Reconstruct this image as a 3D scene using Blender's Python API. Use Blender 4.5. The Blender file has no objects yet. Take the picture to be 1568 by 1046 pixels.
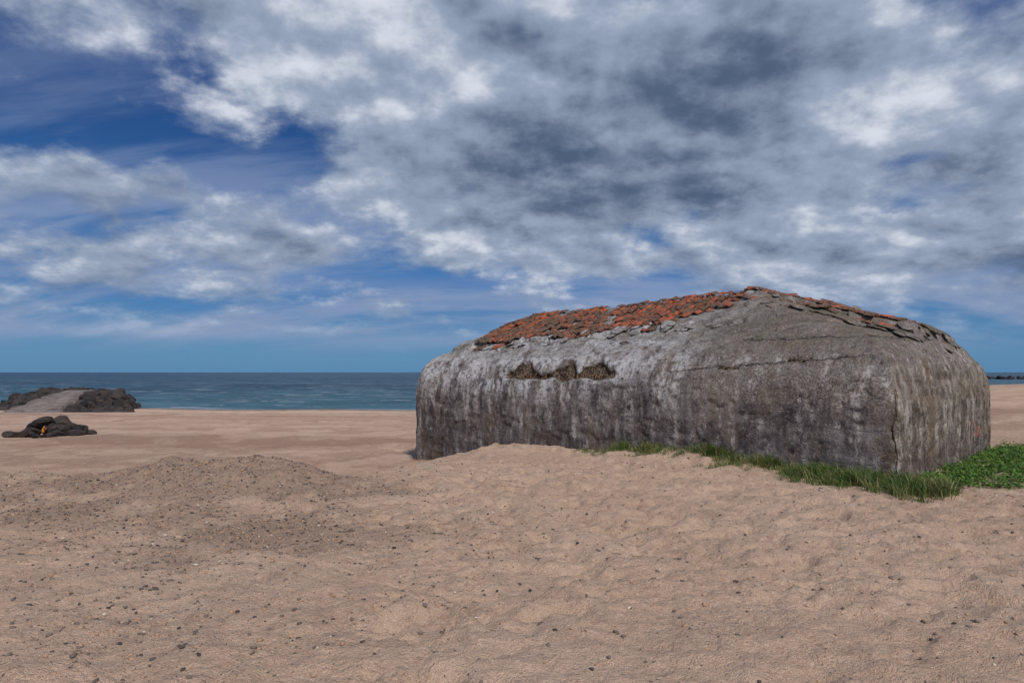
import bpy, bmesh, math, numpy as np
from mathutils import Vector, Matrix
rng=np.random.default_rng(7)
sc=bpy.context.scene
F=1045.0; CX=784.0; HY=570.0; CAMZ=2.0
# ---------------------------------------------------------------- noise
def _h(i,j,k,s):
    n=(i.astype(np.int64)*374761393+j.astype(np.int64)*668265263+k.astype(np.int64)*2147483647+s*974711)&0xffffffff
    n=((n^(n>>13))*1274126177)&0xffffffff
    n=(n^(n>>16))&0xffffffff
    return n/4294967295.0
def vn(x,y,z,s=0):
    x=np.asarray(x,float);y=np.asarray(y,float)+0*x;z=np.asarray(z,float)+0*x
    i=np.floor(x);j=np.floor(y);k=np.floor(z)
    u=x-i;v=y-j;w=z-k
    u=u*u*u*(u*(u*6-15)+10);v=v*v*v*(v*(v*6-15)+10);w=w*w*w*(w*(w*6-15)+10)
    r=0
    for a in (0,1):
        for b in (0,1):
            for c in (0,1):
                r=r+_h(i+a,j+b,k+c,s)*(u if a else 1-u)*(v if b else 1-v)*(w if c else 1-w)
    return r*2-1
def fbm(x,y,z=0,o=4,s=0,g=.5):
    r=0;a=1;t=0;f=1
    x=np.asarray(x,float);y=np.asarray(y,float)
    for q in range(o):
        th=.6*q+.4;xr=x*math.cos(th)-y*math.sin(th);yr=x*math.sin(th)+y*math.cos(th)
        r=r+a*vn(xr*f+q*13.7,yr*f+q*7.1,np.asarray(z)*f,s+q);t+=a;a*=g;f*=2.03
    return r/t
def sst(a,b,x):
    t=np.clip((x-a)/(b-a),0,1);return t*t*(3-2*t)
# ---------------------------------------------------------------- mesh helpers
def mkmesh(name,V,Fc,smooth=True,parent=None):
    me=bpy.data.meshes.new(name)
    V=np.asarray(V,np.float32)
    Fc=np.asarray(Fc,np.int32)
    n=Fc.shape[1]
    me.vertices.add(len(V));me.vertices.foreach_set('co',V.ravel())
    me.loops.add(Fc.size);me.loops.foreach_set('vertex_index',Fc.ravel())
    me.polygons.add(len(Fc));me.polygons.foreach_set('loop_start',np.arange(0,Fc.size,n,dtype=np.int32))
    me.polygons.foreach_set('use_smooth',np.full(len(Fc),smooth))
    me.update(calc_edges=True);me.validate()
    ob=bpy.data.objects.new(name,me);sc.collection.objects.link(ob)
    if parent: ob.parent=parent
    return ob
def attr(ob,name,vals):
    a=ob.data.attributes.new(name,'FLOAT','POINT');a.data.foreach_set('value',np.asarray(vals,np.float32))
def gridfaces(nx,ny):
    i=np.arange(nx-1)[:,None];j=np.arange(ny-1)[None,:]
    a=(i*ny+j).ravel()
    return np.stack([a,a+ny,a+ny+1,a+1],1)
def axis(segs):
    out=[segs[0][0]]
    for (a,b,s0,s1) in segs:
        x=a
        while x<b-1e-6:
            t=(x-a)/(b-a);x+=s0*(s1/s0)**t;out.append(min(x,b))
    return np.array(out)
# ---------------------------------------------------------------- materials DSL
class NT:
    def __init__(s,nt):
        s.nt=nt;s.n=nt.nodes;s.l=nt.links
    def set(s,inp,v):
        if v is None:return
        if isinstance(v,bpy.types.NodeSocket): s.l.new(v,inp)
        else:
            if hasattr(inp.default_value,'__len__'):
                v=list(v) if hasattr(v,'__len__') else [v]*3
                if len(inp.default_value)==4 and len(v)==3:v=v+[1]
            inp.default_value=v
    def M(s,op,a,b=None,c=None,clamp=False):
        n=s.n.new('ShaderNodeMath');n.operation=op;n.use_clamp=clamp
        s.set(n.inputs[0],a);s.set(n.inputs[1],b);s.set(n.inputs[2],c);return n.outputs[0]
    def V(s,op,a,b=None,c=None,val=False):
        n=s.n.new('ShaderNodeVectorMath');n.operation=op
        s.set(n.inputs[0],a);s.set(n.inputs[1],b);s.set(n.inputs[2],c);return n.outputs[1 if val else 0]
    def mul(s,v,t):
        return s.V('MULTIPLY',v,t)
    def sep(s,v):
        n=s.n.new('ShaderNodeSeparateXYZ');s.set(n.inputs[0],v);return n.outputs
    def comb(s,x,y,z):
        n=s.n.new('ShaderNodeCombineXYZ');s.set(n.inputs[0],x);s.set(n.inputs[1],y);s.set(n.inputs[2],z);return n.outputs[0]
    def noise(s,v,scale,detail=4,rough=.5,dist=0,col=False):
        n=s.n.new('ShaderNodeTexNoise');s.set(n.inputs['Vector'],v)
        n.inputs['Scale'].default_value=scale;n.inputs['Detail'].default_value=detail
        n.inputs['Roughness'].default_value=rough;n.inputs['Distortion'].default_value=dist
        return n.outputs['Color' if col else 'Fac']
    def vor(s,v,scale,out='Distance'):
        n=s.n.new('ShaderNodeTexVoronoi');s.set(n.inputs['Vector'],v)
        n.inputs['Scale'].default_value=scale
        return n.outputs
    def ss(s,x,a,b):
        n=s.n.new('ShaderNodeMapRange');n.interpolation_type='SMOOTHSTEP'
        s.set(n.inputs[0],x);n.inputs[1].default_value=a;n.inputs[2].default_value=b
        n.inputs[3].default_value=0;n.inputs[4].default_value=1;return n.outputs[0]
    def mix(s,f,a,b,mode='MIX'):
        n=s.n.new('ShaderNodeMix');n.data_type='RGBA';n.blend_type=mode;n.clamp_factor=True
        s.set(n.inputs[0],f);s.set(n.inputs[6],a);s.set(n.inputs[7],b);return n.outputs[2]
    def bump(s,h,strength=.5,dist=.02):
        n=s.n.new('ShaderNodeBump');n.inputs['Strength'].default_value=strength
        n.inputs['Distance'].default_value=dist;s.set(n.inputs['Height'],h)
        return n.outputs[0]
    def att(s,name):
        n=s.n.new('ShaderNodeAttribute');n.attribute_name=name;return n.outputs['Fac']
    def obj(s): return s.n.new('ShaderNodeTexCoord').outputs['Object']
    def pos(s): return s.n.new('ShaderNodeNewGeometry').outputs['Position']
    def nrm(s): return s.n.new('ShaderNodeNewGeometry').outputs['Normal']
def mat(name,fn,rough=.9,spec=.3):
    m=bpy.data.materials.new(name);m.use_nodes=True
    t=NT(m.node_tree);p=m.node_tree.nodes['Principled BSDF']
    p.inputs['Roughness'].default_value=rough;p.inputs['Specular IOR Level'].default_value=spec
    fn(t,p);return m
# ================================================================ bunker geometry functions
L=14.4; W=7.85
def profF(t): return np.interp(t,[0,.05,.15,.35,.8,1.2,2,3,3.92],[-.15,-.02,.15,.38,.66,.80,1.08,1.52,1.93])
def profL(d): return np.interp(d,[0,.1,.25,.5,1,1.6,3,15],[-.15,.14,.38,.7,1.35,1.9,2.7,6])
def profR(s): return np.interp(s,[0,.05,.2,.5,1,2,3.3,4.2,5.05,7,15],[-.15,.02,.30,.60,.84,1.08,1.40,1.70,2.02,2.8,6])
def smin(a,b,k):
    h=np.clip(.5+.5*(b-a)/k,0,1);return b*(1-h)+a*h-k*h*(1-h)
def tmin(s): return 1.3+(12.3-s)*.115
def H(s,t):
    f=profF(np.minimum(t,W-t))
    k=.02+.15*sst(-.1,.6,f)
    z=smin(smin(f,profR(s),k),profL(L-s),k)
    z=z-np.clip(z-.5,0,9)*np.clip((s-6)/8,0,1)*.06
    n=fbm(s*.9,t*.9,0,3,5)
    e=t+.3*fbm(s*1.7,t*1.7,0,3,9)
    z=z+.09*sst(0,.05,e-(tmin(s)-.15))*sst(0,.1,W-1.5-t)*sst(1.5,3.5,s)+.06*sst(0,.05,e-.85-.03*s)*sst(0,.1,W-.9-t)*sst(2,4,s)
    z=z+.05*sst(0,.04,e-1.45+.12*fbm(s*4,t*4,0,2,19))*sst(0,.1,W-1.5-t)*sst(.6,1.6,s)*sst(8,6,s)
    m=sst(0,.1,t-3.45-.3*n)*sst(0,.12,W-.8-t)*sst(0,.12,s-.6-.25*n)*sst(0,.3,4.9-s)
    z=z+.19*m
    m2=sst(0,.08,t-3.0-.6*n)*sst(0,.1,s-.3-.3*n)*sst(0,.2,3.4+n-s)*sst(0,.12,W-.6-t)
    z=z+.08*m2
    z=z+.04*n
    return z
A0=np.array([6.96,12.3]);DS=np.array([-.705,.709]);DT=np.array([.709,.705])
def bw(s,t): return A0[0]+DS[0]*s+DT[0]*t, A0[1]+DS[1]*s+DT[1]*t
def bl(X,Y):
    x=X-A0[0];y=Y-A0[1]
    return x*DS[0]+y*DS[1], x*DT[0]+y*DT[1]
# ================================================================ terrain function
SEA=-2.3
def Yshore(X): return 73+np.clip(X-20,0,None)*.85+1.2*np.sin(X*.11)+.8*np.sin(X*.31+1)
def base(X,Y):
    e=Yshore(X)-Y
    far=np.interp(e,[-3000,-40,-5,0,2.0,3.2,9,20,41,51,80,200],[-30,-5,-2.65,-2.33,-2.1,-1.78,-1.8,-1.42,-1.06,-.88,-.6,-.3])
    far=far+.14*fbm(X*.12,Y*.25,0,3,14)*sst(3,8,e)
    Yb=np.interp(X,[-40,-14,-6,-4,-2.9,-1.4,0,2,8,20,200],[14,13.2,13.4,13.6,14,18.5,21.5,30,48,60,220])
    Yb=Yb+.5*fbm(X*.4,Y*.1,0,2,3)
    w=sst(-1.4,2.6,Y-Yb)
    z=-.05*(1-w)+far*w
    z=z+.50*np.exp(-(((X+5.1)/1.9)**2)**1.6-((Y-12.2)/1.05)**2)*(1+.45*fbm(X*1.5,Y*1.5,0,3,4))
    z=z+.27*np.exp(-((X+8.3)/1.2)**2-((Y-12.0)/1.0)**2)
    z=z+.12*np.exp(-((X+1.6)/1.2)**2-((Y-13.8)/2.0)**2)
    s,t=bl(X,Y)
    z=z+(.3*np.exp(-((s-4.2)/2.2)**2)+.10*np.exp(-((s-8.6)/1.3)**2))*np.exp(-(np.minimum(t,0)/1.3)**2)*(t<3)
    return z
def G(X,Y):
    z=base(X,Y)
    near=np.exp(-np.clip(np.hypot(X,Y)-12,0,None)/25)
    z=z+.045*fbm(X*.55,Y*.55,0,3,11)*near
    z=z+.06*fbm(X*1.9,Y*1.9,0,3,12)*near
    wx=X+.25*vn(X*1.7,Y*1.7,0,3);wy=Y+.25*vn(X*1.7,Y*1.7,5,4)
    f=vn(wx*3.4+.5*wy,wy*3.6-.5*wx,0,21);f2=vn(wx*5.5-.9*wy,wy*5.1+.9*wx,2,23)
    am=.3+.7*sst(-.25,.35,fbm(X*.35,Y*.35,0,2,22)+.05*X)
    z=z-.055*sst(.05,.5,f)*near*am+.018*sst(.0,.5,-f)*near*am-.045*sst(.1,.5,f2)*near*am
    f3=vn(X*9+.5*wy,Y*9-.6*wx,1,27);z=z-.022*sst(.1,.6,f3)*near*am
    z=z+.034*fbm(X*6,Y*6,0,4,31,.68)*near
    return z
def gravel_mask(X,Y):
    m=np.exp(-(((X+5)/2.5)**2)-((Y-11.9)/1.2)**2)*1.9
    m=m+.9*np.exp(-((X+8.5)/3)**2-((Y-10.6)/2)**2)
    m=m+.65*np.exp(-((X+3.6)/3.4)**2-((Y-8.9)/1.3)**2)
    m=m+.3*np.exp(-((X+4.0)/3)**2-((Y-6)/2)**2)
    return np.clip(m*(.8+1.2*fbm(X*1.1,Y*1.1,0,4,41)),0,1)
xs=axis([(-3500,-200,700,30),(-200,-25,25,1.2),(-25,-9,.8,.07),(-9,9,.045,.045),(9,25,.07,.5),(25,200,.6,12),(200,3500,20,700)])
ys=axis([(-60,1.5,14,.3),(1.5,3.5,.1,.04),(3.5,9,.03,.045),(9,16,.045,.08),(16,35,.1,.4),(35,110,.4,.8),(110,3500,2,600)])
X,Y=np.meshgrid(xs,ys,indexing='ij')
Z=G(X,Y)
ground=mkmesh('sand_beach_ground',np.stack([X.ravel(),Y.ravel(),Z.ravel()],1),gridfaces(len(xs),len(ys)))
attr(ground,'gravel',gravel_mask(X,Y).ravel())
attr(ground,'shore',(Yshore(X)-Y).ravel())
def m_sand(t,p):
    P=t.pos();g=t.att('gravel');sh=t.att('shore')
    n1=t.noise(P,.35,3,.6);n2=t.noise(P,2.2,5,.7);n4=t.noise(P,120,2,.7)
    n9=t.noise(P,10,5,.8)
    c=t.mix(t.ss(n1,.35,.65),(.56,.378,.272),(.66,.47,.35))
    c=t.mix(t.M('MULTIPLY',t.ss(n2,.45,.68),.5),c,(.43,.285,.205))
    c=t.mix(t.M('MULTIPLY',t.ss(n9,.51,.66),.75),c,(.32,.215,.16))
    c=t.mix(t.M('MULTIPLY',t.ss(n9,.48,.32),.6),c,(.78,.59,.45))
    gg=t.ss(t.M('ADD',g,t.M('MULTIPLY',t.M('SUBTRACT',n2,.5),.9)),.1,.8)
    gc=t.mix(t.ss(n9,.4,.6),(.30,.19,.14),(.12,.083,.068))
    c=t.mix(t.M('MULTIPLY',gg,.85),c,gc)
    v=t.vor(P,42);vc=t.sep(v['Color'])[0]
    gr=t.M('MULTIPLY',t.M('LESS_THAN',v['Distance'],.20),t.M('GREATER_THAN',vc,t.M('SUBTRACT',.95,t.M('MULTIPLY',gg,.3))))
    c=t.mix(t.M('MULTIPLY',gr,.7),c,(.10,.08,.07))
    c=t.mix(.42,c,t.mix(t.ss(n4,.3,.7),(.25,.165,.12),(.93,.71,.54)))
    q=t.M('ADD',sh,t.M('MULTIPLY',t.M('SUBTRACT',n1,.5),14))
    b=t.M('MULTIPLY',t.ss(t.noise(t.comb(0,0,q),.2,3,.6),.42,.60),t.M('SUBTRACT',1,t.ss(sh,48,60)))
    c=t.mix(t.M('MULTIPLY',b,.75),c,(.32,.20,.14))
    edge=t.M('MULTIPLY',t.ss(sh,1.0,2.2),t.M('SUBTRACT',1,t.ss(sh,3.4,5.5)))
    c=t.mix(t.M('MULTIPLY',edge,.8),c,(.11,.07,.045))
    wet=t.M('SUBTRACT',1,t.ss(sh,-.5,1.5))
    c=t.mix(t.M('MULTIPLY',wet,.8),c,(.17,.12,.09))
    t.set(p.inputs['Base Color'],c)
    t.set(p.inputs['Normal'],t.bump(t.M('ADD',n9,t.M('MULTIPLY',n4,.15)),1,.10))
ground.data.materials.append(mat('sand',m_sand,.95,.1))
# ---------------------------------------------------------------- sea
xs2=axis([(-14000,-300,2500,40),(-300,300,8,8),(300,14000,40,2500)])
ys2=axis([(60,90,.5,.5),(90,400,1.5,12),(400,14000,15,1500)])
X2,Y2=np.meshgrid(xs2,ys2,indexing='ij')
Z2=SEA+.07*np.sin(Y2*.9+.05*X2+2*vn(X2*.03,Y2*.05,0,3))*(Y2<400)*np.clip((Y2-Yshore(X2))/10,0,1)
sea=mkmesh('sea_water',np.stack([X2.ravel(),Y2.ravel(),Z2.ravel()],1),gridfaces(len(xs2),len(ys2)))
attr(sea,'shore',(Y2-Yshore(X2)).ravel())
def m_sea(t,p):
    P=t.pos();sh=t.att('shore')
    a=t.mul(P,(.35,1,1))
    n=t.noise(a,.22,6,.75,.5);n2=t.noise(t.mul(P,(.12,.5,1)),.05,5,.7)
    c=t.mix(t.ss(n2,.35,.65),(.006,.034,.070),(.018,.072,.118))
    c=t.mix(t.M('MULTIPLY',t.M('SUBTRACT',1,t.ss(sh,5,130)),.75),c,(.035,.115,.15))
    c=t.mix(t.M('MULTIPLY',t.ss(n,.50,.62),.75),c,(.10,.19,.25))
    c=t.mix(t.M('MULTIPLY',t.ss(n,.47,.37),.7),c,(.008,.035,.06))
    fo=t.M('MULTIPLY',t.ss(t.noise(t.mul(P,(.16,1.3,1)),.5,5,.7),.43,.52),t.M('SUBTRACT',1,t.ss(sh,1.5,9)))
    caps=t.M('MULTIPLY',t.ss(t.noise(t.mul(P,(.3,1.2,1)),.35,5,.75),.59,.65),t.M('SUBTRACT',1,t.ss(sh,60,400)))
    fo=t.M('MAXIMUM',fo,t.M('MULTIPLY',caps,.7))
    c=t.mix(fo,c,(.62,.64,.66))
    t.set(p.inputs['Base Color'],c)
    t.set(p.inputs['Normal'],t.bump(n,1,1.2))
sea.data.materials.append(mat('sea',m_sea,.45,.22))
# ================================================================ BUNKER
bunker=bpy.data.objects.new('concrete_bunker',None);sc.collection.objects.link(bunker)
bunker.location=(A0[0],A0[1],CAMZ);bunker.rotation_euler=(0,0,math.atan2(-DS[1],-DS[0]))
edge=[0,.015,.04,.08,.12,.17,.22]
sa=np.array(edge+list(np.arange(.27,L-.26,.042))+[L-e for e in edge[::-1]])
ta=np.array(edge+list(np.arange(.27,W-.26,.042))+[W-e for e in edge[::-1]])
S,T=np.meshgrid(sa,ta,indexing='ij')
Zt=H(S,T)
border=(S<=0)|(S>=L)|(T<=0)|(T>=W)
Zt[border]=-.15
nS,nT=len(sa),len(ta)
V=np.stack([-S.ravel(),T.ravel(),Zt.ravel()],1)
Fq=gridfaces(nS,nT)[:,::-1]
idx=np.arange(nS*nT).reshape(nS,nT)
per=list(idx[:-1,0])+list(idx[-1,:-1])+list(idx[:0:-1,-1])+list(idx[0,:0:-1])
per=np.array(per);npn=len(per)
zl=np.concatenate([np.arange(-.19,-3.6,-.042),[-4.0]])
rings=[per];VV=[V];off=len(V)
for z in zl:
    r=V[per].copy();r[:,2]=z;VV.append(r);rings.append(np.arange(off,off+npn));off+=npn
V=np.concatenate(VV)
FF=[Fq]
for a,b in zip(rings[:-1],rings[1:]):
    FF.append(np.stack([a,np.roll(a,-1),np.roll(b,-1),b],1))
Fq=np.concatenate(FF)
zz=V[:,2];k=.08*np.clip((zz+.65)/.5,0,1)**2*np.exp(-np.clip(zz+.15,0,9)/.5)
cxm=-L/2;cym=W/2
sx_=np.clip((V[:,0]-cxm)/(L/2),-1,1);sy_=np.clip((V[:,1]-cym)/(W/2),-1,1)
V[:,0]-=k*np.sign(sx_)*sst(.9,1,np.abs(sx_));V[:,1]-=k*np.sign(sy_)*sst(.85,1,np.abs(sy_))
shell=mkmesh('concrete_shell',V,Fq,True,bunker)
me=shell.data
nr=np.zeros(len(V)*3,np.float32);me.vertex_normals.foreach_get('vector',nr);nr=nr.reshape(-1,3)
c=np.array([-L/2,W/2,-1.5])
if np.mean(np.sum((V-c)*nr,1))<0:
    me.flip_normals();nr=-nr
s_=-V[:,0];t_=V[:,1];z_=V[:,2]
d=.035*fbm(V[:,0]*.9+V[:,2]*.3,V[:,1]*.9,V[:,2]*1.1,3,50)+.022*fbm(V[:,0]*6+V[:,2],V[:,1]*6,V[:,2]*6,3,51,.65)
pit=vn(V[:,0]*8+V[:,2]*2,V[:,1]*8+V[:,0]*2,V[:,2]*8,52)
d-=.025*sst(.4,.8,pit)
fl=fbm(V[:,0]*1.6,V[:,1]*1.6+V[:,2]*.4,V[:,2]*2.2,4,55,.6)
flake=sst(.22,.27,fl);d-=.022*flake
wall=(z_<-.1)
front=(t_<.7)
brk=.3+.7*sst(-.1,.3,fbm(s_*.6,t_*.6,z_*1.5,2,56))
d+=wall*brk*(.006*((np.floor((z_+.08*vn(s_*.5,t_*.5,0,3))/.31)%2)*2-1))
wav=np.abs(np.sin(s_*2.5+1.1*vn(s_*1.1,0,0,4)))
zb=-.19+.06*vn(s_*2.6,0,0,8); zt=-.02+.27*wav+.08*vn(s_*5,0,0,5)
sp=front*sst(6.3,6.5,s_)*sst(10.3,10.1,s_)*sst(zb-.04,zb+.04,z_)*sst(zt+.05,zt-.03,z_)
d-=.13*sp
d+=.05*sp*np.clip(fbm(s_*7,z_*9,t_*7,3,57),-.3,1)
def slot(s0,s1,z0,h,sl=0):
    zz=z0+sl*(s_-s0)+.03*vn(s_*6,0,0,6)
    return front*sst(s0,s0+.08,s_)*sst(s1,s1-.08,s_)*sst(h,h*.4,np.abs(z_-zz))
sl_=slot(3.1,3.7,.10,.04)+slot(1.6,2.2,.27,.04)
d-=.08*sl_
hole=np.exp(-(((s_-3.35)/.16)**2+((t_-1.0)/.10)**2)**2);d-=.12*hole*(t_<2)
cor=np.exp(-(np.minimum(np.minimum(s_,L-s_)+np.minimum(t_,W-t_),9)/.07)**2)
d-=cor*(.02+.08*np.clip(vn(z_*3,s_,t_,8),0,1))*wall
V2=V+nr*d[:,None]
me.vertices.foreach_set('co',V2.astype(np.float32).ravel());me.update()
attr(shell,'spall',np.clip(sp+.8*hole*(t_<2)+sl_,0,1))
attr(shell,'flake',flake)
def m_conc(t,p):
    P=t.obj();o=t.sep(P);x,y,z=o[0],o[1],o[2];N=t.sep(t.nrm())
    n1=t.noise(P,3.2,7,.75)
    n0=t.noise(P,.8,5,.7);n2=t.noise(P,22,4,.8)
    up=t.ss(t.M('ADD',N[2],t.M('MULTIPLY',t.M('SUBTRACT',n1,.5),1.4)),.5,1.05)
    nup=t.M('SUBTRACT',1,up)
    s=t.M('MULTIPLY',x,-1)
    left=t.ss(t.M('ADD',s,t.M('MULTIPLY',t.M('SUBTRACT',n0,.5),6)),3.2,6.0)
    isR=t.ss(x,-.22,-.08)
    c=t.mix(t.ss(n0,.38,.62),(.085,.071,.078),(.20,.178,.182))
    c=t.mix(t.M('MULTIPLY',t.ss(n1,.51,.62),.7),c,(.32,.295,.285))
    c=t.mix(t.M('MULTIPLY',t.ss(n1,.47,.36),.8),c,(.040,.032,.035))
    ag=t.mix(t.ss(n2,.40,.60),(.075,.060,.052),(.27,.235,.205))
    hi=t.ss(t.M('ADD',z,t.M('MULTIPLY',t.M('SUBTRACT',n0,.5),1.6)),-.95,-.35)
    c=t.mix(t.M('MULTIPLY',t.M('MULTIPLY',hi,.75),t.M('SUBTRACT',1,t.M('MULTIPLY',left,.9))),c,ag)
    rc=t.mix(t.ss(n1,.40,.60),(.08,.060,.045),(.32,.262,.20))
    c=t.mix(t.M('MULTIPLY',isR,.8),c,rc)
    wob=t.M('MULTIPLY',t.M('SUBTRACT',n1,.5),.30)
    sv=t.comb(t.M('ADD',x,wob),t.M('ADD',y,wob),t.M('MULTIPLY',z,.20))
    st1=t.noise(sv,2.4,5,.80,.1);st2=t.noise(t.V('ADD',sv,(7,3,1)),3.8,5,.78,.1);st3=t.noise(t.V('ADD',sv,(2,9,5)),1.2,4,.78,.2)
    grain=t.ss(t.noise(P,8,5,.8),.38,.52)
    wl=t.M('ADD',t.M('MULTIPLY',left,.88),.12)
    patch=t.ss(n0,.42,.58)
    # dark water stains
    c=t.mix(t.M('MULTIPLY',t.M('MULTIPLY',t.ss(st2,.49,.41),t.M('ADD',.42,t.M('MULTIPLY',left,.35))),nup),c,(.030,.024,.027))
    # brown mineral stains
    c=t.mix(t.M('MULTIPLY',t.ss(st3,.51,.60),.55),c,(.165,.108,.065))
    # white lime
    zz=t.M('ADD',z,t.M('MULTIPLY',t.M('SUBTRACT',st3,.5),5.0))
    lim=t.M('MULTIPLY',t.ss(zz,-1.05,.15),t.ss(st1,.42,.54))
    lim=t.M('MULTIPLY',t.M('MULTIPLY',lim,grain),wl)
    c=t.mix(t.M('MULTIPLY',lim,.92),c,(.62,.62,.64))
    low=t.M('MULTIPLY',t.M('MULTIPLY',t.ss(st2,.535,.59),grain),t.M('ADD',.35,t.M('MULTIPLY',patch,.5)))
    c=t.mix(t.M('MULTIPLY',low,nup),c,(.52,.49,.475))
    upc=t.mix(t.ss(n1,.42,.58),(.11,.097,.088),(.36,.345,.335))
    upc=t.mix(t.M('MULTIPLY',t.ss(n2,.5,.60),.6),upc,(.52,.51,.50))
    upc=t.mix(t.M('MULTIPLY',t.ss(n2,.46,.36),.7),upc,(.055,.046,.038))
    upc=t.mix(t.M('SUBTRACT',1,left),upc,t.mix(t.ss(n1,.38,.60),(.072,.058,.047),(.22,.19,.16)))
    c=t.mix(t.M('MULTIPLY',up,.75),c,upc)
    c=t.mix(t.M('MULTIPLY',t.M('MULTIPLY',t.ss(n0,.48,.60),.55),t.ss(z,.2,.9)),c,(.085,.070,.040))
    c=t.mix(t.M('MULTIPLY',t.att('flake'),.35),c,(.15,.115,.09))
    # board joints, only here and there
    wz=t.M('ADD',z,t.M('MULTIPLY',t.M('SUBTRACT',n0,.5),.16))
    fr=t.M('ABSOLUTE',t.M('SUBTRACT',t.M('FRACT',t.M('DIVIDE',wz,.31)),.5))
    ln=t.M('MULTIPLY',t.M('SUBTRACT',1,t.ss(fr,.0,.06)),t.M('MULTIPLY',t.ss(n1,.48,.56),t.ss(st3,.55,.46)))
    ln=t.M('MULTIPLY',ln,t.M('MULTIPLY',nup,t.M('SUBTRACT',1,t.M('MULTIPLY',isR,.7))))
    c=t.mix(t.M('MULTIPLY',ln,.6),c,(.020,.016,.018))
    lift=t.noise(t.comb(t.M('MULTIPLY',x,.25),t.M('MULTIPLY',y,.25),t.M('FLOOR',t.M('DIVIDE',t.M('SUBTRACT',wz,.155),.31))),1.7,1,.5)
    c=t.mix(t.M('MULTIPLY',t.M('MULTIPLY',t.ss(lift,.48,.62),.15),nup),c,(.30,.275,.265))
    c=t.mix(t.M('MULTIPLY',t.M('MULTIPLY',t.ss(lift,.48,.36),.18),nup),c,(.05,.042,.045))
    def crk(z0,sl,x0,x1,w):
        q=t.M('ABSOLUTE',t.M('SUBTRACT',t.M('ADD',z,t.M('MULTIPLY',t.M('SUBTRACT',n1,.5),.3)),t.M('ADD',z0,t.M('MULTIPLY',s,sl))))
        return t.M('MULTIPLY',t.M('SUBTRACT',1,t.ss(q,w*.3,w)),t.M('MULTIPLY',t.ss(s,x0,x0+.3),t.M('SUBTRACT',1,t.ss(s,x1-.3,x1))))
    cr=t.M('MAXIMUM',crk(.36,-.07,.6,5.0,.022),crk(.75,-.02,.4,3.4,.016))
    cr=t.M('MULTIPLY',cr,t.ss(n2,.40,.50))
    c=t.mix(t.M('MULTIPLY',cr,.8),c,(.018,.014,.012))
    pv=t.vor(P,26);pc=t.sep(pv['Color'])[0]
    pt=t.M('MULTIPLY',t.M('SUBTRACT',1,t.ss(pv['Distance'],.12,.32)),t.M('GREATER_THAN',pc,.72))
    c=t.mix(t.M('MULTIPLY',pt,.7),c,(.03,.025,.023))
    c=t.mix(t.M('MULTIPLY',t.ss(n2,.56,.66),.45),c,(.46,.425,.39))
    c=t.mix(t.M('MULTIPLY',t.ss(n2,.44,.34),.5),c,(.035,.028,.028))
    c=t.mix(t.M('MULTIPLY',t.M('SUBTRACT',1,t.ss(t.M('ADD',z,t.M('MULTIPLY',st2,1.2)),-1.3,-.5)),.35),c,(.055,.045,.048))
    sp=t.att('spall')
    c=t.mix(t.ss(sp,.25,.7),c,t.mix(t.ss(t.M('ADD',n2,t.M('MULTIPLY',n1,.5)),.70,.84),(.026,.019,.015),(.21,.155,.11)))
    gx=t.M('ADD',t.M('POWER',t.M('DIVIDE',t.M('SUBTRACT',y,5.9),.55),2),t.M('POWER',t.M('DIVIDE',t.M('ADD',z,1.45),.3),2))
    rp=t.M('MULTIPLY',t.M('MULTIPLY',isR,t.M('SUBTRACT',1,t.ss(gx,.5,1.1))),t.ss(n1,.5,.56))
    c=t.mix(t.M('MULTIPLY',rp,.6),c,(.42,.10,.09))
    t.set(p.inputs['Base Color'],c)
    h=t.M('ADD',t.M('MULTIPLY',n1,1.2),t.M('MULTIPLY',n2,.8))
    h=t.M('SUBTRACT',h,t.M('ADD',t.M('MULTIPLY',cr,.8),t.M('ADD',t.M('MULTIPLY',ln,.3),t.M('MULTIPLY',pt,.35))))
    t.set(p.inputs['Normal'],t.bump(h,.9,.06))
conc=mat('weathered_concrete',m_conc,.95,.12)
shell.data.materials.append(conc)
def m_rust(t,p):
    P=t.obj();c=t.mix(t.ss(t.noise(P,25,4,.7),.4,.6),(.08,.042,.025),(.22,.12,.065));t.set(p.inputs['Base Color'],c)
rust=mat('rusty_steel',m_rust,.9,.2)
def tube(pts,r,n=6):
    pts=np.array(pts,float);vs=[];fs=[]
    for i,pnt in enumerate(pts):
        dd=pts[min(i+1,len(pts)-1)]-pts[max(i-1,0)];dd/=np.linalg.norm(dd)
        a=np.cross(dd,[.3,.2,.9]);a/=np.linalg.norm(a);b=np.cross(dd,a)
        for k in range(n):
            th=2*math.pi*k/n;vs.append(pnt+r*(a*math.cos(th)+b*math.sin(th)))
    for i in range(len(pts)-1):
        for k in range(n):
            fs.append([i*n+k,i*n+(k+1)%n,(i+1)*n+(k+1)%n,(i+1)*n+k])
    return np.array(vs),np.array(fs)
def joinparts(parts):
    vs=[];fs=[];o=0
    for v,f in parts: vs.append(v);fs.append(f+o);o+=len(v)
    return np.concatenate(vs),np.concatenate(fs)
parts=[]
for s0 in np.arange(6.4,10.25,.21):
    s0=s0+rng.uniform(-.08,.08)
    if rng.random()<.3: continue
    hh=.02+.05*rng.random();lean=rng.normal(0,.03)
    pts=[(-s0+lean*q,.12+.05*q*q,-.17+q*(hh+.08)) for q in np.linspace(0,1,4)]
    parts.append(tube(pts,rng.uniform(.010,.018)))
v,f=joinparts(parts)
rb=mkmesh('rebar',v,f,True,bunker);rb.data.materials.append(rust)
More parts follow.
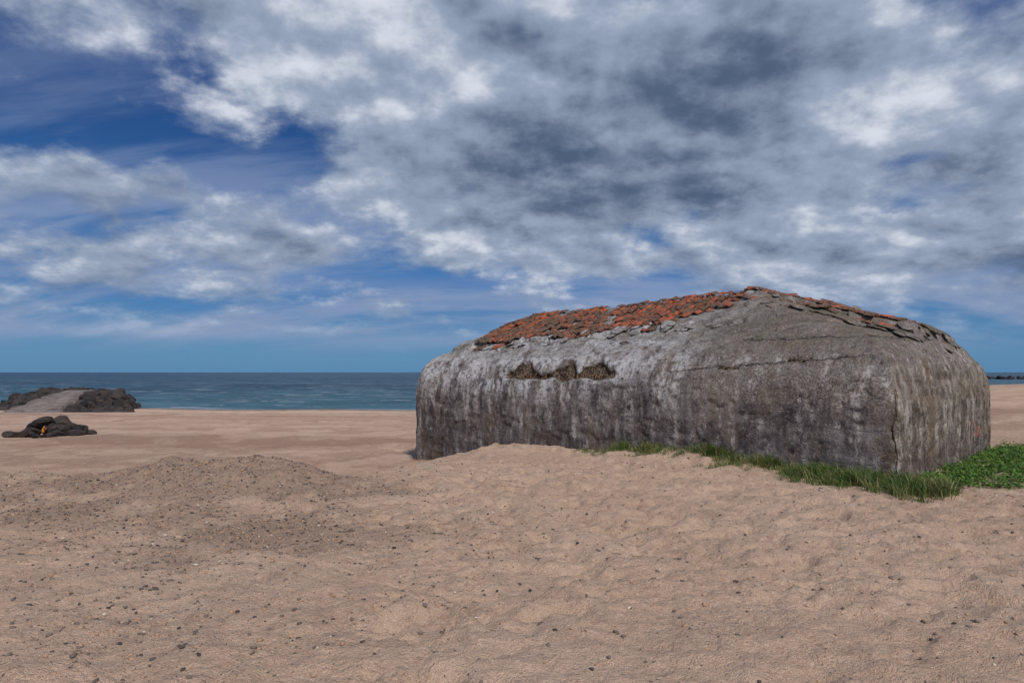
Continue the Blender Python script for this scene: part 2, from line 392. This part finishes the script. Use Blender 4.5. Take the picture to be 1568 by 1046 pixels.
# ---------------------------------------------------------------- roof tiles
def tile_template():
    nx=7;u=np.linspace(0,1,nx)
    prof=.030*np.sin(u*2*math.pi-.6)+.01
    v=[]
    for yy,dz in ((0,0),(.32,0)):
        for i in range(nx): v.append((u[i]*.235-.1175,yy,prof[i]+dz))
    for i in range(nx): v.append((u[i]*.235-.1175,0,prof[i]-.026))
    f=[]
    for i in range(nx-1): f.append([i,i+1,nx+i+1,nx+i]);f.append([2*nx+i,2*nx+i+1,i+1,i])
    return np.array(v),np.array(f)
tv,tf=tile_template()
def place_tiles(cells,down):
    cells=np.array(cells);s0=cells[:,0];t0=cells[:,1];e=.12
    hc=H(s0,t0);gs_=(H(s0+e,t0)-H(s0-e,t0))/(2*e);gt_=(H(s0,t0+e)-H(s0,t0-e))/(2*e)
    vs=[];fs=[];col=[];o=0
    for i in range(len(cells)):
        if down=='t':
            gt=np.clip(gt_[i],.25,.55);gs=np.clip(gs_[i],-.3,.3)
            ux=np.array([1,0,-gs]);uy=np.array([0,1,gt])
        else:
            gs=np.clip(gs_[i],.1,.5);gt=np.clip(gt_[i],-.3,.3)
            ux=np.array([0,1,gt]);uy=np.array([-1,0,gs])
        ux=ux/np.linalg.norm(ux);uy=uy/np.linalg.norm(uy);uz=np.cross(ux,uy)
        if uz[2]<0: uz=-uz
        a=rng.normal(0,.07);ux,uy=ux*math.cos(a)+uy*math.sin(a),uy*math.cos(a)-ux*math.sin(a)
        tilt=.05+rng.normal(0,.045)
        lv=tv.copy();lv[:,0]*=rng.uniform(.95,1.05)
        if rng.random()<.15: lv[:,1]*=rng.uniform(.5,.9)
        lv[:,2]-=lv[:,1]*tilt
        q=np.array([-s0[i]+rng.normal(0,.014),t0[i]+rng.normal(0,.02),hc[i]+.05+rng.normal(0,.014)])
        w=q+lv[:,:1]*ux+(lv[:,1:2]-.16)*uy+lv[:,2:3]*uz
        vs.append(w);fs.append(tf+o);o+=len(tv);col+= [rng.random()]*len(tv)
    return np.concatenate(vs),np.concatenate(fs),col
cells=[]
for t0 in np.arange(.9,4.0,.215):
    for s0 in np.arange(3.6,13.3,.212):
        if s0>13.3-.45*max(0,2.6-t0): continue
        if t0<tmin(s0)-.08+.26*float(vn(np.array(s0*1.4),0,0,61)): continue
        if s0<4.65+.5*(3.9-t0)+.3*float(vn(np.array(t0*3),0,0,64)): continue
        if float(fbm(np.array(s0*1.1),np.array(t0*1.5),0,2,62))>.60 or rng.random()<.03: continue
        cells.append((s0,t0))
v,f,cl=place_tiles(cells,'t')
tiles=mkmesh('roof_tiles_front',v,f,True,bunker);attr(tiles,'rnd',cl)
cells=[]
for s0 in np.arange(1.2,4.9,.235):
    for t0 in np.arange(3.5,6.8,.212):
        if s0<1.9 and rng.random()<.4: continue
        if float(fbm(np.array(s0*1.3),np.array(t0*1.3),0,2,66))>.5: continue
        cells.append((s0,t0))
v,f,cl2=place_tiles(cells,'s')
tiles2=mkmesh('roof_tiles_end',v,f,True,bunker);attr(tiles2,'rnd',cl2)
def m_tile(t,p):
    P=t.obj();r=t.att('rnd')
    n=t.noise(P,.9,4,.6);n2=t.noise(P,14,5,.7);n3=t.noise(P,45,3,.7)
    c=t.mix(r,(.13,.036,.022),(.36,.075,.03))
    k=t.M('ADD',t.M('MULTIPLY',r,.42),t.M('MULTIPLY',n,.9))
    c=t.mix(t.M('MULTIPLY',t.M('SUBTRACT',1,t.ss(k,.56,.88)),.85),c,(.085,.054,.040))
    c=t.mix(t.M('MULTIPLY',t.ss(n2,.46,.60),.55),c,(.115,.092,.068))
    c=t.mix(t.M('MULTIPLY',t.ss(n3,.55,.65),.7),c,(.29,.26,.20))
    c=t.mix(t.M('MULTIPLY',t.ss(t.noise(P,8,4,.7),.52,.64),.85),c,(.022,.018,.013))
    t.set(p.inputs['Base Color'],c);t.set(p.inputs['Normal'],t.bump(n2,.5,.01))
mt=mat('clay_tile',m_tile,.9,.2);tiles.data.materials.append(mt);tiles2.data.materials.append(mt)
# ================================================================ rocks
def ico(sub):
    bm=bmesh.new();bmesh.ops.create_icosphere(bm,subdivisions=sub,radius=1)
    v=np.array([q.co[:] for q in bm.verts]);f=np.array([[q.index for q in fc.verts] for fc in bm.faces]);bm.free();return v,f
I1=ico(1);I2=ico(2);I3=ico(3)
def boulder(c,size,tmpl=I3,flat=.6,tilt=.25):
    v=tmpl[0].copy()
    for q in range(9):
        n=rng.normal(size=3);n/=np.linalg.norm(n);dd=rng.uniform(.5,.82)
        k=v@n;v=v-np.clip(k-dd,0,None)[:,None]*n
    v=v*(1+.06*fbm(v[:,0]*2+c[0],v[:,1]*2,v[:,2]*2,3,int(rng.integers(99))))[:,None]
    v=v*np.array([1,rng.uniform(.65,.95),rng.uniform(.8,1.2)*flat])
    a=rng.uniform(0,6.28);R=np.array([[math.cos(a),-math.sin(a),0],[math.sin(a),math.cos(a),0],[0,0,1]])
    tl=rng.normal(0,tilt);R2=np.array([[1,0,0],[0,math.cos(tl),-math.sin(tl)],[0,math.sin(tl),math.cos(tl)]])
    return (v@R.T@R2.T)*size+np.array(c),tmpl[1].copy()
ps=[]
for q in range(130):
    if q<55:
        s0=rng.uniform(.5,4.4);t0=3.3+rng.normal(0,.2);sz=rng.uniform(.10,.30)
    elif q<75:
        s0=rng.uniform(.4,1.3);t0=rng.uniform(3.4,6.4);sz=rng.uniform(.12,.32)
    else:
        s0=rng.uniform(4.5,12.5);t0=tmin(s0)-.25+rng.normal(0,.14);sz=rng.uniform(.08,.22)
    z0=float(H(np.array(s0),np.array(t0)))+.03
    v,f=boulder((0,0,0),sz,I2,.20,.1)
    e=.15;gs=float(H(np.array(s0-e),np.array(t0))-H(np.array(s0+e),np.array(t0)))/(2*e);gt=float(H(np.array(s0),np.array(t0+e))-H(np.array(s0),np.array(t0-e)))/(2*e)
    gs=np.clip(gs,-.6,.6);gt=np.clip(gt,-.6,.6)
    v[:,2]+=v[:,0]*gs+v[:,1]*gt
    ps.append((v+np.array([-s0,t0,z0]),f))
v,f=joinparts(ps);ob=mkmesh('broken_slabs',v,f,False,bunker);attr(ob,'flake',np.zeros(len(v)));ob.data.materials.append(conc)
def m_rock(t,p):
    P=t.obj();r=t.att('rnd')
    c=t.mix(r,(.014,.013,.015),(.055,.045,.042))
    n=t.noise(P,1.5,6,.75)
    c=t.mix(t.M('MULTIPLY',t.ss(n,.5,.65),.4),c,(.11,.08,.058))
    c=t.mix(t.M('MULTIPLY',t.ss(t.noise(P,6,4,.7),.60,.7),.4),c,(.18,.14,.10))
    t.set(p.inputs['Base Color'],c);t.set(p.inputs['Normal'],t.bump(n,.8,.3))
rock=mat('dark_quarry_stone',m_rock,.85,.25)
def rockpile(name,lst,parent=None,flat=.6):
    ps=[];cl=[]
    for c,sz in lst:
        v,f=boulder(c,sz,I3 if sz>.25 else I2,flat);ps.append((v,f));cl+=[rng.random()]*len(v)
    v,f=joinparts(ps);ob=mkmesh(name,v,f,False,parent);attr(ob,'rnd',cl);ob.data.materials.append(rock);return ob
def px(x,d): return (x-CX)/F*d
def gz(x,y): return float(G(np.array(float(x)),np.array(float(y))))
lst=[]
hx,hy=px(82,33),33.0
for q in range(52):
    a=rng.uniform(0,6.28);r=rng.random()**.6
    x=hx+1.95*r*math.cos(a);y=hy+1.1*r*math.sin(a);sz=rng.uniform(.2,.48)*(1.05-.4*r)
    lst.append(((x,y,gz(x,y)+.05+(1-r)*.5),sz*1.1))
for xx,yy,zz,sz in ((-.2,-.3,.66,.6),(.5,.0,.66,.5),(-.9,0,.40,.6),(1.3,-.5,.18,.5),(-1.7,-.5,.10,.42)):
    lst.append(((hx+xx,hy+yy,gz(hx,hy)+zz),sz))
rockpile('boulder_heap',lst,None,.6)
v,f=boulder((hx+.35,hy-1.15,gz(hx,hy)+.42),.17,I3,.9)
ob=mkmesh('orange_painted_stone',v,f,True)
def m_or(t,p):
    P=t.obj();c=t.mix(t.ss(t.noise(P,6,3,.6),.50,.55),(.52,.20,.02),(.05,.04,.03));t.set(p.inputs['Base Color'],c)
ob.data.materials.append(mat('orange_paint',m_or,.7,.2))
# groyne ------------------------------------------------------------
gro=bpy.data.objects.new('stone_groyne',None);sc.collection.objects.link(gro)
gc=np.array([(px(30,57),57.0,-1.95),(px(50,62),62.0,-1.40),(px(84,67.5),67.5,-.72),(px(116,74),74.0,-.10),(px(124,80),80.0,-.08)])
tt=np.linspace(0,1,40);ti=np.linspace(0,1,len(gc))
cc=np.stack([np.interp(tt,ti,gc[:,k]) for k in range(3)],1)
w_=np.interp(tt,[0,.3,.6,1],[2.3,2.0,1.7,1.2])
vs=[]
for i,cpt in enumerate(cc):
    for k,u in enumerate((-1.05,-1,-.5,0,.5,1,1.05)):
        ee=.2*float(vn(np.array(i*.9),u,0,5)) if abs(u)>=1 else 0
        vs.append((cpt[0]+(u+ee)*w_[i],cpt[1]+.35*u,cpt[2]+(-.9 if abs(u)>1 else .05*float(fbm(np.array(i*.7),np.array(k*1.),0,2,3)))))
ob=mkmesh('asphalt_crest',vs,gridfaces(40,7),True,gro)
def m_asp(t,p):
    P=t.obj();n=t.noise(P,1.2,6,.75);c=t.mix(t.ss(n,.40,.6),(.12,.098,.09),(.24,.20,.18));t.set(p.inputs['Base Color'],c)
ob.data.materials.append(mat('worn_asphalt',m_asp,.9,.2))
lst=[]
for q in range(1100):
    xp=rng.uniform(-40,212);y=rng.uniform(62,84);x=px(xp,y)
    cx=np.interp(y,cc[:,1],cc[:,0]);ww=np.interp(y,cc[:,1],w_)
    if abs(x-cx)<ww+.25 and y<80: continue
    ysil=np.interp(xp,[-40,0,20,50,75,120,180,195,212],[640,626,618,606,600,599,603,610,632])
    ztop=2-(ysil-570)/1045*76
    lx_=(y-62)/9.5
    if x>cx: lx_=(y-64)/6
    k=np.clip(lx_,0,1);k=k*k*(3-2*k) if x>cx else k
    g0=max(gz(x,y),SEA-.2)
    z=g0+(ztop-g0)*k
    if x<cx and k<.5 and rng.random()<.4: continue
    lst.append(((x,y,min(z,ztop)-.35+rng.normal(0,.17)),rng.uniform(.3,.9)))
rockpile('armour_stones',lst,gro,.7)
lst=[]
for q in range(140):
    u=rng.random();X0=285+130*u;lst.append(((X0,420+rng.normal(0,1.5),SEA+.7+rng.normal(0,.3)),rng.uniform(1,2)))
rockpile('distant_groyne',lst)
# ================================================================ pebbles
def pebbles(n,name,rect,szr,dens,tm=I1,matl=None):
    xs_=rng.uniform(rect[0],rect[1],n*8);ys_=rng.uniform(rect[2],rect[3],n*8)
    pm=dens(xs_,ys_);k=rng.random(n*8)<pm;xs_=xs_[k][:n];ys_=ys_[k][:n]
    s,t=bl(xs_,ys_);ok=~((s>-.05)&(s<L+.05)&(t>-.05)&(t<W));xs_=xs_[ok];ys_=ys_[ok];m=len(xs_)
    z=G(xs_,ys_)
    r=szr[0]*(szr[1]/szr[0])**(rng.random(m)**2.0)
    v0=tm[0];nv=len(v0)
    a=rng.uniform(0,6.28,m);ca,sa_=np.cos(a),np.sin(a)
    sx=r*rng.uniform(.8,1.4,m);sy=r*rng.uniform(.6,1.,m);sz=r*rng.uniform(.4,.75,m)
    jit=1+.16*rng.normal(size=(m,nv))
    lx=v0[None,:,0]*jit*sx[:,None];ly=v0[None,:,1]*jit*sy[:,None];lz=v0[None,:,2]*jit*sz[:,None]
    VX=xs_[:,None]+lx*ca[:,None]-ly*sa_[:,None];VY=ys_[:,None]+lx*sa_[:,None]+ly*ca[:,None];VZ=z[:,None]+lz+.25*sz[:,None]
    V=np.stack([VX,VY,VZ],2).reshape(-1,3);Fp=(tm[1][None]+(np.arange(m)*nv)[:,None,None]).reshape(-1,3)
    ob=mkmesh(name,V,Fp,True);attr(ob,'rnd',np.repeat(rng.random(m),nv));ob.data.materials.append(matl);return ob
def m_peb(t,p):
    r=t.att('rnd');c=t.mix(t.ss(r,.0,.5),(.05,.044,.044),(.16,.125,.105));c=t.mix(t.ss(r,.5,.75),c,(.36,.23,.15));c=t.mix(t.ss(r,.95,.98),c,(.50,.43,.36))
    t.set(p.inputs['Base Color'],c)
mp=mat('beach_pebble',m_peb,.85,.2)
pebbles(28000,'beach_pebbles',(-12,10,3.6,17),(.005,.026),lambda x,y:np.clip(.06+gravel_mask(x,y)*.95,0,1)*np.clip(1.3-y/22,0,1),I1,mp)
pebbles(100,'beach_stones',(-12,12,4.5,17),(.018,.040),lambda x,y:.1+gravel_mask(x,y)*.8,I2,mp)
# ================================================================ grass
def grass(name,pts,nb,spread,wid,matl,lean=.5):
    n=len(pts);B=n*nb
    px_=np.repeat(pts[:,0],nb)+rng.normal(0,spread,B);py_=np.repeat(pts[:,1],nb)+rng.normal(0,spread,B)
    hs=np.repeat(pts[:,2],nb)*rng.uniform(.45,1.1,B)
    z=G(px_,py_)-.01
    a=rng.uniform(0,6.28,B);le=np.abs(rng.normal(lean,.3,B))*hs;dx=np.cos(a)*le;dy=np.sin(a)*le
    b=a+math.pi/2+rng.normal(0,.6,B);wx=np.cos(b)*wid;wy=np.sin(b)*wid
    vs=[]
    for u,wk in ((0,1),(.45,.85),(.8,.5),(1,.05)):
        cx=px_+dx*u**1.8;cy=py_+dy*u**1.8;cz=z+hs*(u-.25*lean*u*u)
        vs.append(np.stack([cx-wx*wk,cy-wy*wk,cz],1));vs.append(np.stack([cx+wx*wk,cy+wy*wk,cz],1))
    V=np.stack(vs,1).reshape(-1,3)
    f=np.array([[0,1,3,2],[2,3,5,4],[4,5,7,6]]);Fp=(f[None]+(np.arange(B)*8)[:,None,None]).reshape(-1,4)
    ob=mkmesh(name,V,Fp,True);attr(ob,'rnd',np.repeat(rng.random(B),8));ob.data.materials.append(matl);return ob
def m_gr(t,p):
    r=t.att('rnd');P=t.pos()
    c=t.mix(r,(.030,.075,.013),(.095,.17,.030));c=t.mix(t.ss(r,.76,.9),c,(.31,.24,.12))
    c=t.mix(t.M('MULTIPLY',t.ss(t.noise(P,1.5,3,.5),.48,.60),.5),c,(.19,.18,.07));t.set(p.inputs['Base Color'],c)
mg=mat('grass_blade',m_gr,.6,.3)
pts=[]
for q in range(1500):
    s0=rng.uniform(-.8,7.8);cl=float(vn(np.array(s0*2.2),0,0,77))+.5*float(vn(np.array(s0*6),0,0,78))
    wgt=np.interp(s0,[-.8,0,1.5,3,5,6.5,7.8],[1,1,.65,.5,.45,.28,.05])*(.6+.9*cl)
    if rng.random()>wgt*.7: continue
    t0=-abs(rng.normal(0,.14+.40*max(wgt,.1)))-.04
    x,y=bw(s0,t0);pts.append((x,y,rng.uniform(.08,.20)*(.65+.5*wgt)))
grass('grass_along_bunker',np.array(pts),24,.05,.004,mg,.7)
pts=[]
for q in range(230):
    s0=rng.uniform(-.9,1.6);t0=-abs(rng.normal(0,.40))-.03;x,y=bw(s0,t0);pts.append((x,y,rng.uniform(.14,.40)))
for q in range(110):
    s0=rng.choice([2.3,3.3,3.6,5.2,6.1])+rng.normal(0,.16);t0=-abs(rng.normal(0,.12))-.03;x,y=bw(s0,t0);pts.append((x,y,rng.uniform(.16,.34)))
grass('tall_grass_tuft',np.array(pts),45,.06,.0045,mg,.6)
def leaves(name,pts,nb,spread,size,matl):
    n=len(pts);B=n*nb
    x=np.repeat(pts[:,0],nb)+rng.normal(0,spread,B);y=np.repeat(pts[:,1],nb)+rng.normal(0,spread,B)
    hc=np.repeat(pts[:,2],nb)
    rr=((x-np.repeat(pts[:,0],nb))**2+(y-np.repeat(pts[:,1],nb))**2)/spread**2
    z=G(x,y)+hc*rng.random(B)**.6*np.exp(-rr*.4)+.01
    a=rng.uniform(0,6.28,B);tl=rng.normal(.2,.45,B);s=size*rng.uniform(.5,1.3,B)
    ux=np.stack([np.cos(a)*np.cos(tl),np.sin(a)*np.cos(tl),np.sin(tl)],1);uy=np.stack([-np.sin(a),np.cos(a),rng.normal(0,.3,B)],1)
    c=np.stack([x,y,z],1);s=s[:,None]
    V=np.stack([c,c+ux*s*.5-uy*s*.3,c+ux*s,c+ux*s*.5+uy*s*.3],1).reshape(-1,3)
    Fp=np.arange(B*4).reshape(-1,4)
    ob=mkmesh(name,V,Fp,False);attr(ob,'rnd',np.repeat(rng.random(B),4));ob.data.materials.append(matl);return ob
def m_lf(t,p):
    r=t.att('rnd');c=t.mix(r,(.030,.080,.012),(.11,.21,.028));t.set(p.inputs['Base Color'],c)
ml=mat('beach_leaf',m_lf,.6,.3)
pts=[]
for q in range(2600):
    d_=rng.uniform(12.2,18.8);x=rng.uniform(7.0,15)
    s,t=bl(np.array(x),np.array(d_))
    if s>-.05: continue
    cl=float(fbm(np.array(x*.8),np.array(d_*.8),0,3,88));cl2=float(vn(np.array(x*2.5),np.array(d_*2.5),0,89))
    v_=(-s)*.26+max(0,1.6-t)*.5
    if cl*1.2+.4*cl2+1.0-v_*.5<rng.random()*.5: continue
    pts.append((x,d_,rng.uniform(.06,.21)))
leaves('creeping_beach_plants',np.array(pts),50,.11,.05,ml)
# ================================================================ light & sky
SUNAZ=math.radians(162);SUNEL=math.radians(44)
sd=Vector((math.sin(SUNAZ)*math.cos(SUNEL),math.cos(SUNAZ)*math.cos(SUNEL),math.sin(SUNEL)))
sl=bpy.data.lights.new('sun','SUN');sl.energy=3.6;sl.angle=math.radians(7);sl.color=(1,.94,.87)
so=bpy.data.objects.new('sun',sl);sc.collection.objects.link(so);so.rotation_euler=sd.to_track_quat('Z','Y').to_euler()
w=bpy.data.worlds.new('World');sc.world=w;w.use_nodes=True
t=NT(w.node_tree);bg=w.node_tree.nodes['Background'];bg.inputs[1].default_value=.1
sky=t.n.new('ShaderNodeTexSky');sky.sky_type='NISHITA';sky.sun_disc=False;sky.sun_elevation=SUNEL;sky.sun_rotation=SUNAZ
D=t.n.new('ShaderNodeTexCoord').outputs['Generated'];dx,dy,dz=t.sep(D)[:3]
az=t.M('ARCTAN2',dx,dy);el=t.M('ARCSINE',dz)
AE=t.comb(az,el,0)
def blobs(acc,lst):
    for (pxx,py,wx,wy,amp) in lst:
        a0=math.atan((pxx-CX)/F);e0=math.atan((HY-py)/F*math.cos(a0))
        c=math.cos(a0);wx=wx/F*c*c;wy=wy/F*c
        q=t.V('MULTIPLY_ADD',AE,(1/wx,1/wy,0),(-a0/wx,-e0/wy,0))
        r=t.V('DOT_PRODUCT',q,q,None,True)
        acc=t.M('MULTIPLY_ADD',t.M('POWER',.3678794,r),amp,acc)
    return acc
den=t.M('ADD',t.M('MAXIMUM',dz,0),.34)
P=t.comb(t.M('DIVIDE',dx,den),t.M('DIVIDE',dy,den),0)
n1=t.noise(P,3.6,8,.58)
n2=t.noise(t.V('ADD',P,(5.2,1.3,0)),3.0,7,.52)
n3=t.noise(t.mul(t.V('ADD',P,(9.2,4.3,0)),(.40,1.7,1)),3.0,6,.6)
n1s=t.noise(t.V('ADD',P,(.02,-.05,0)),3.6,5,.58)
cc_=blobs(n1,[
 (290,95,80,55,-.20),(230,225,260,40,-.16),(480,205,80,40,-.19),(60,130,170,60,-.09),(420,285,130,24,-.08),
 (740,440,330,40,-.16),(1410,240,90,14,-.18),(560,345,160,18,-.05),
 (400,135,110,50,.17),(800,190,320,180,.30),(1250,150,420,210,.24),(220,390,330,50,.10),(620,60,220,120,.20),(1350,400,300,60,.16),(120,262,170,26,.14),
 (900,410,110,16,.20),(130,15,170,35,.13),(170,480,120,12,.1)])
alpha=t.ss(cc_,.41,.64)
veil=t.M('MULTIPLY',t.ss(n3,.36,.62),t.M('MULTIPLY',t.ss(el,.015,.07),.85))
veil=t.M('MULTIPLY',veil,t.M('SUBTRACT',1,t.M('MULTIPLY',t.ss(el,.18,.34),.6)))
b0=t.M('MULTIPLY_ADD',t.M('SUBTRACT',n2,.5),1.35,t.M('MULTIPLY',t.M('SUBTRACT',n1,n1s),1.8))
b_=blobs(b0,[
 (370,150,120,60,.16),(590,90,130,80,.15),(980,5,220,25,.14),(1490,130,150,110,.10),(720,100,80,40,.08),(660,285,110,22,.14),(910,415,90,14,.12),(1340,180,80,60,.05),
 (840,250,240,90,-.24),(1000,150,220,110,-.20),(1150,60,220,80,-.18),(1150,255,200,55,-.14),(1480,400,190,30,-.18),(930,315,240,30,-.16),(200,400,300,50,-.06)])
mid=t.mix(t.ss(b_,-.62,.08),(.80,1.18,1.98),(3.1,3.75,4.95))
ccol=t.mix(t.ss(b_,-.02,.42),mid,(6.9,7.3,8.1))
skyc=t.mul(sky.outputs[0],(.35,.62,.95))
grad=t.mix(t.ss(el,0,.12),(1.0,2.5,4.5),(.42,1.5,3.8))
grad=t.mix(t.ss(el,.1,.36),grad,(.08,.48,1.9))
skyc=t.mix(.8,skyc,grad)
c=t.mix(t.M('MULTIPLY',veil,.85),skyc,(2.6,3.3,5.0))
hz=blobs(0.0,[(150,505,600,14,.5),(400,430,500,14,.3)])
c=t.mix(hz,c,(2.9,3.5,5.2))
c=t.mix(t.M('MULTIPLY',alpha,t.M('MULTIPLY',t.ss(el,.02,.14),.97)),c,ccol)
t.set(bg.inputs[0],c)
# ================================================================ camera
cd=bpy.data.cameras.new('camera');cam=bpy.data.objects.new('camera',cd);sc.collection.objects.link(cam)
cam.location=(0,0,CAMZ);cam.rotation_euler=(math.radians(90),0,0)
cd.sensor_width=36;cd.lens=36*F/1568;cd.shift_y=(HY-523)/1568;cd.clip_end=30000;cd.clip_start=.05
sc.camera=cam
sc.view_settings.view_transform='Standard';sc.view_settings.look='None';sc.view_settings.exposure=0
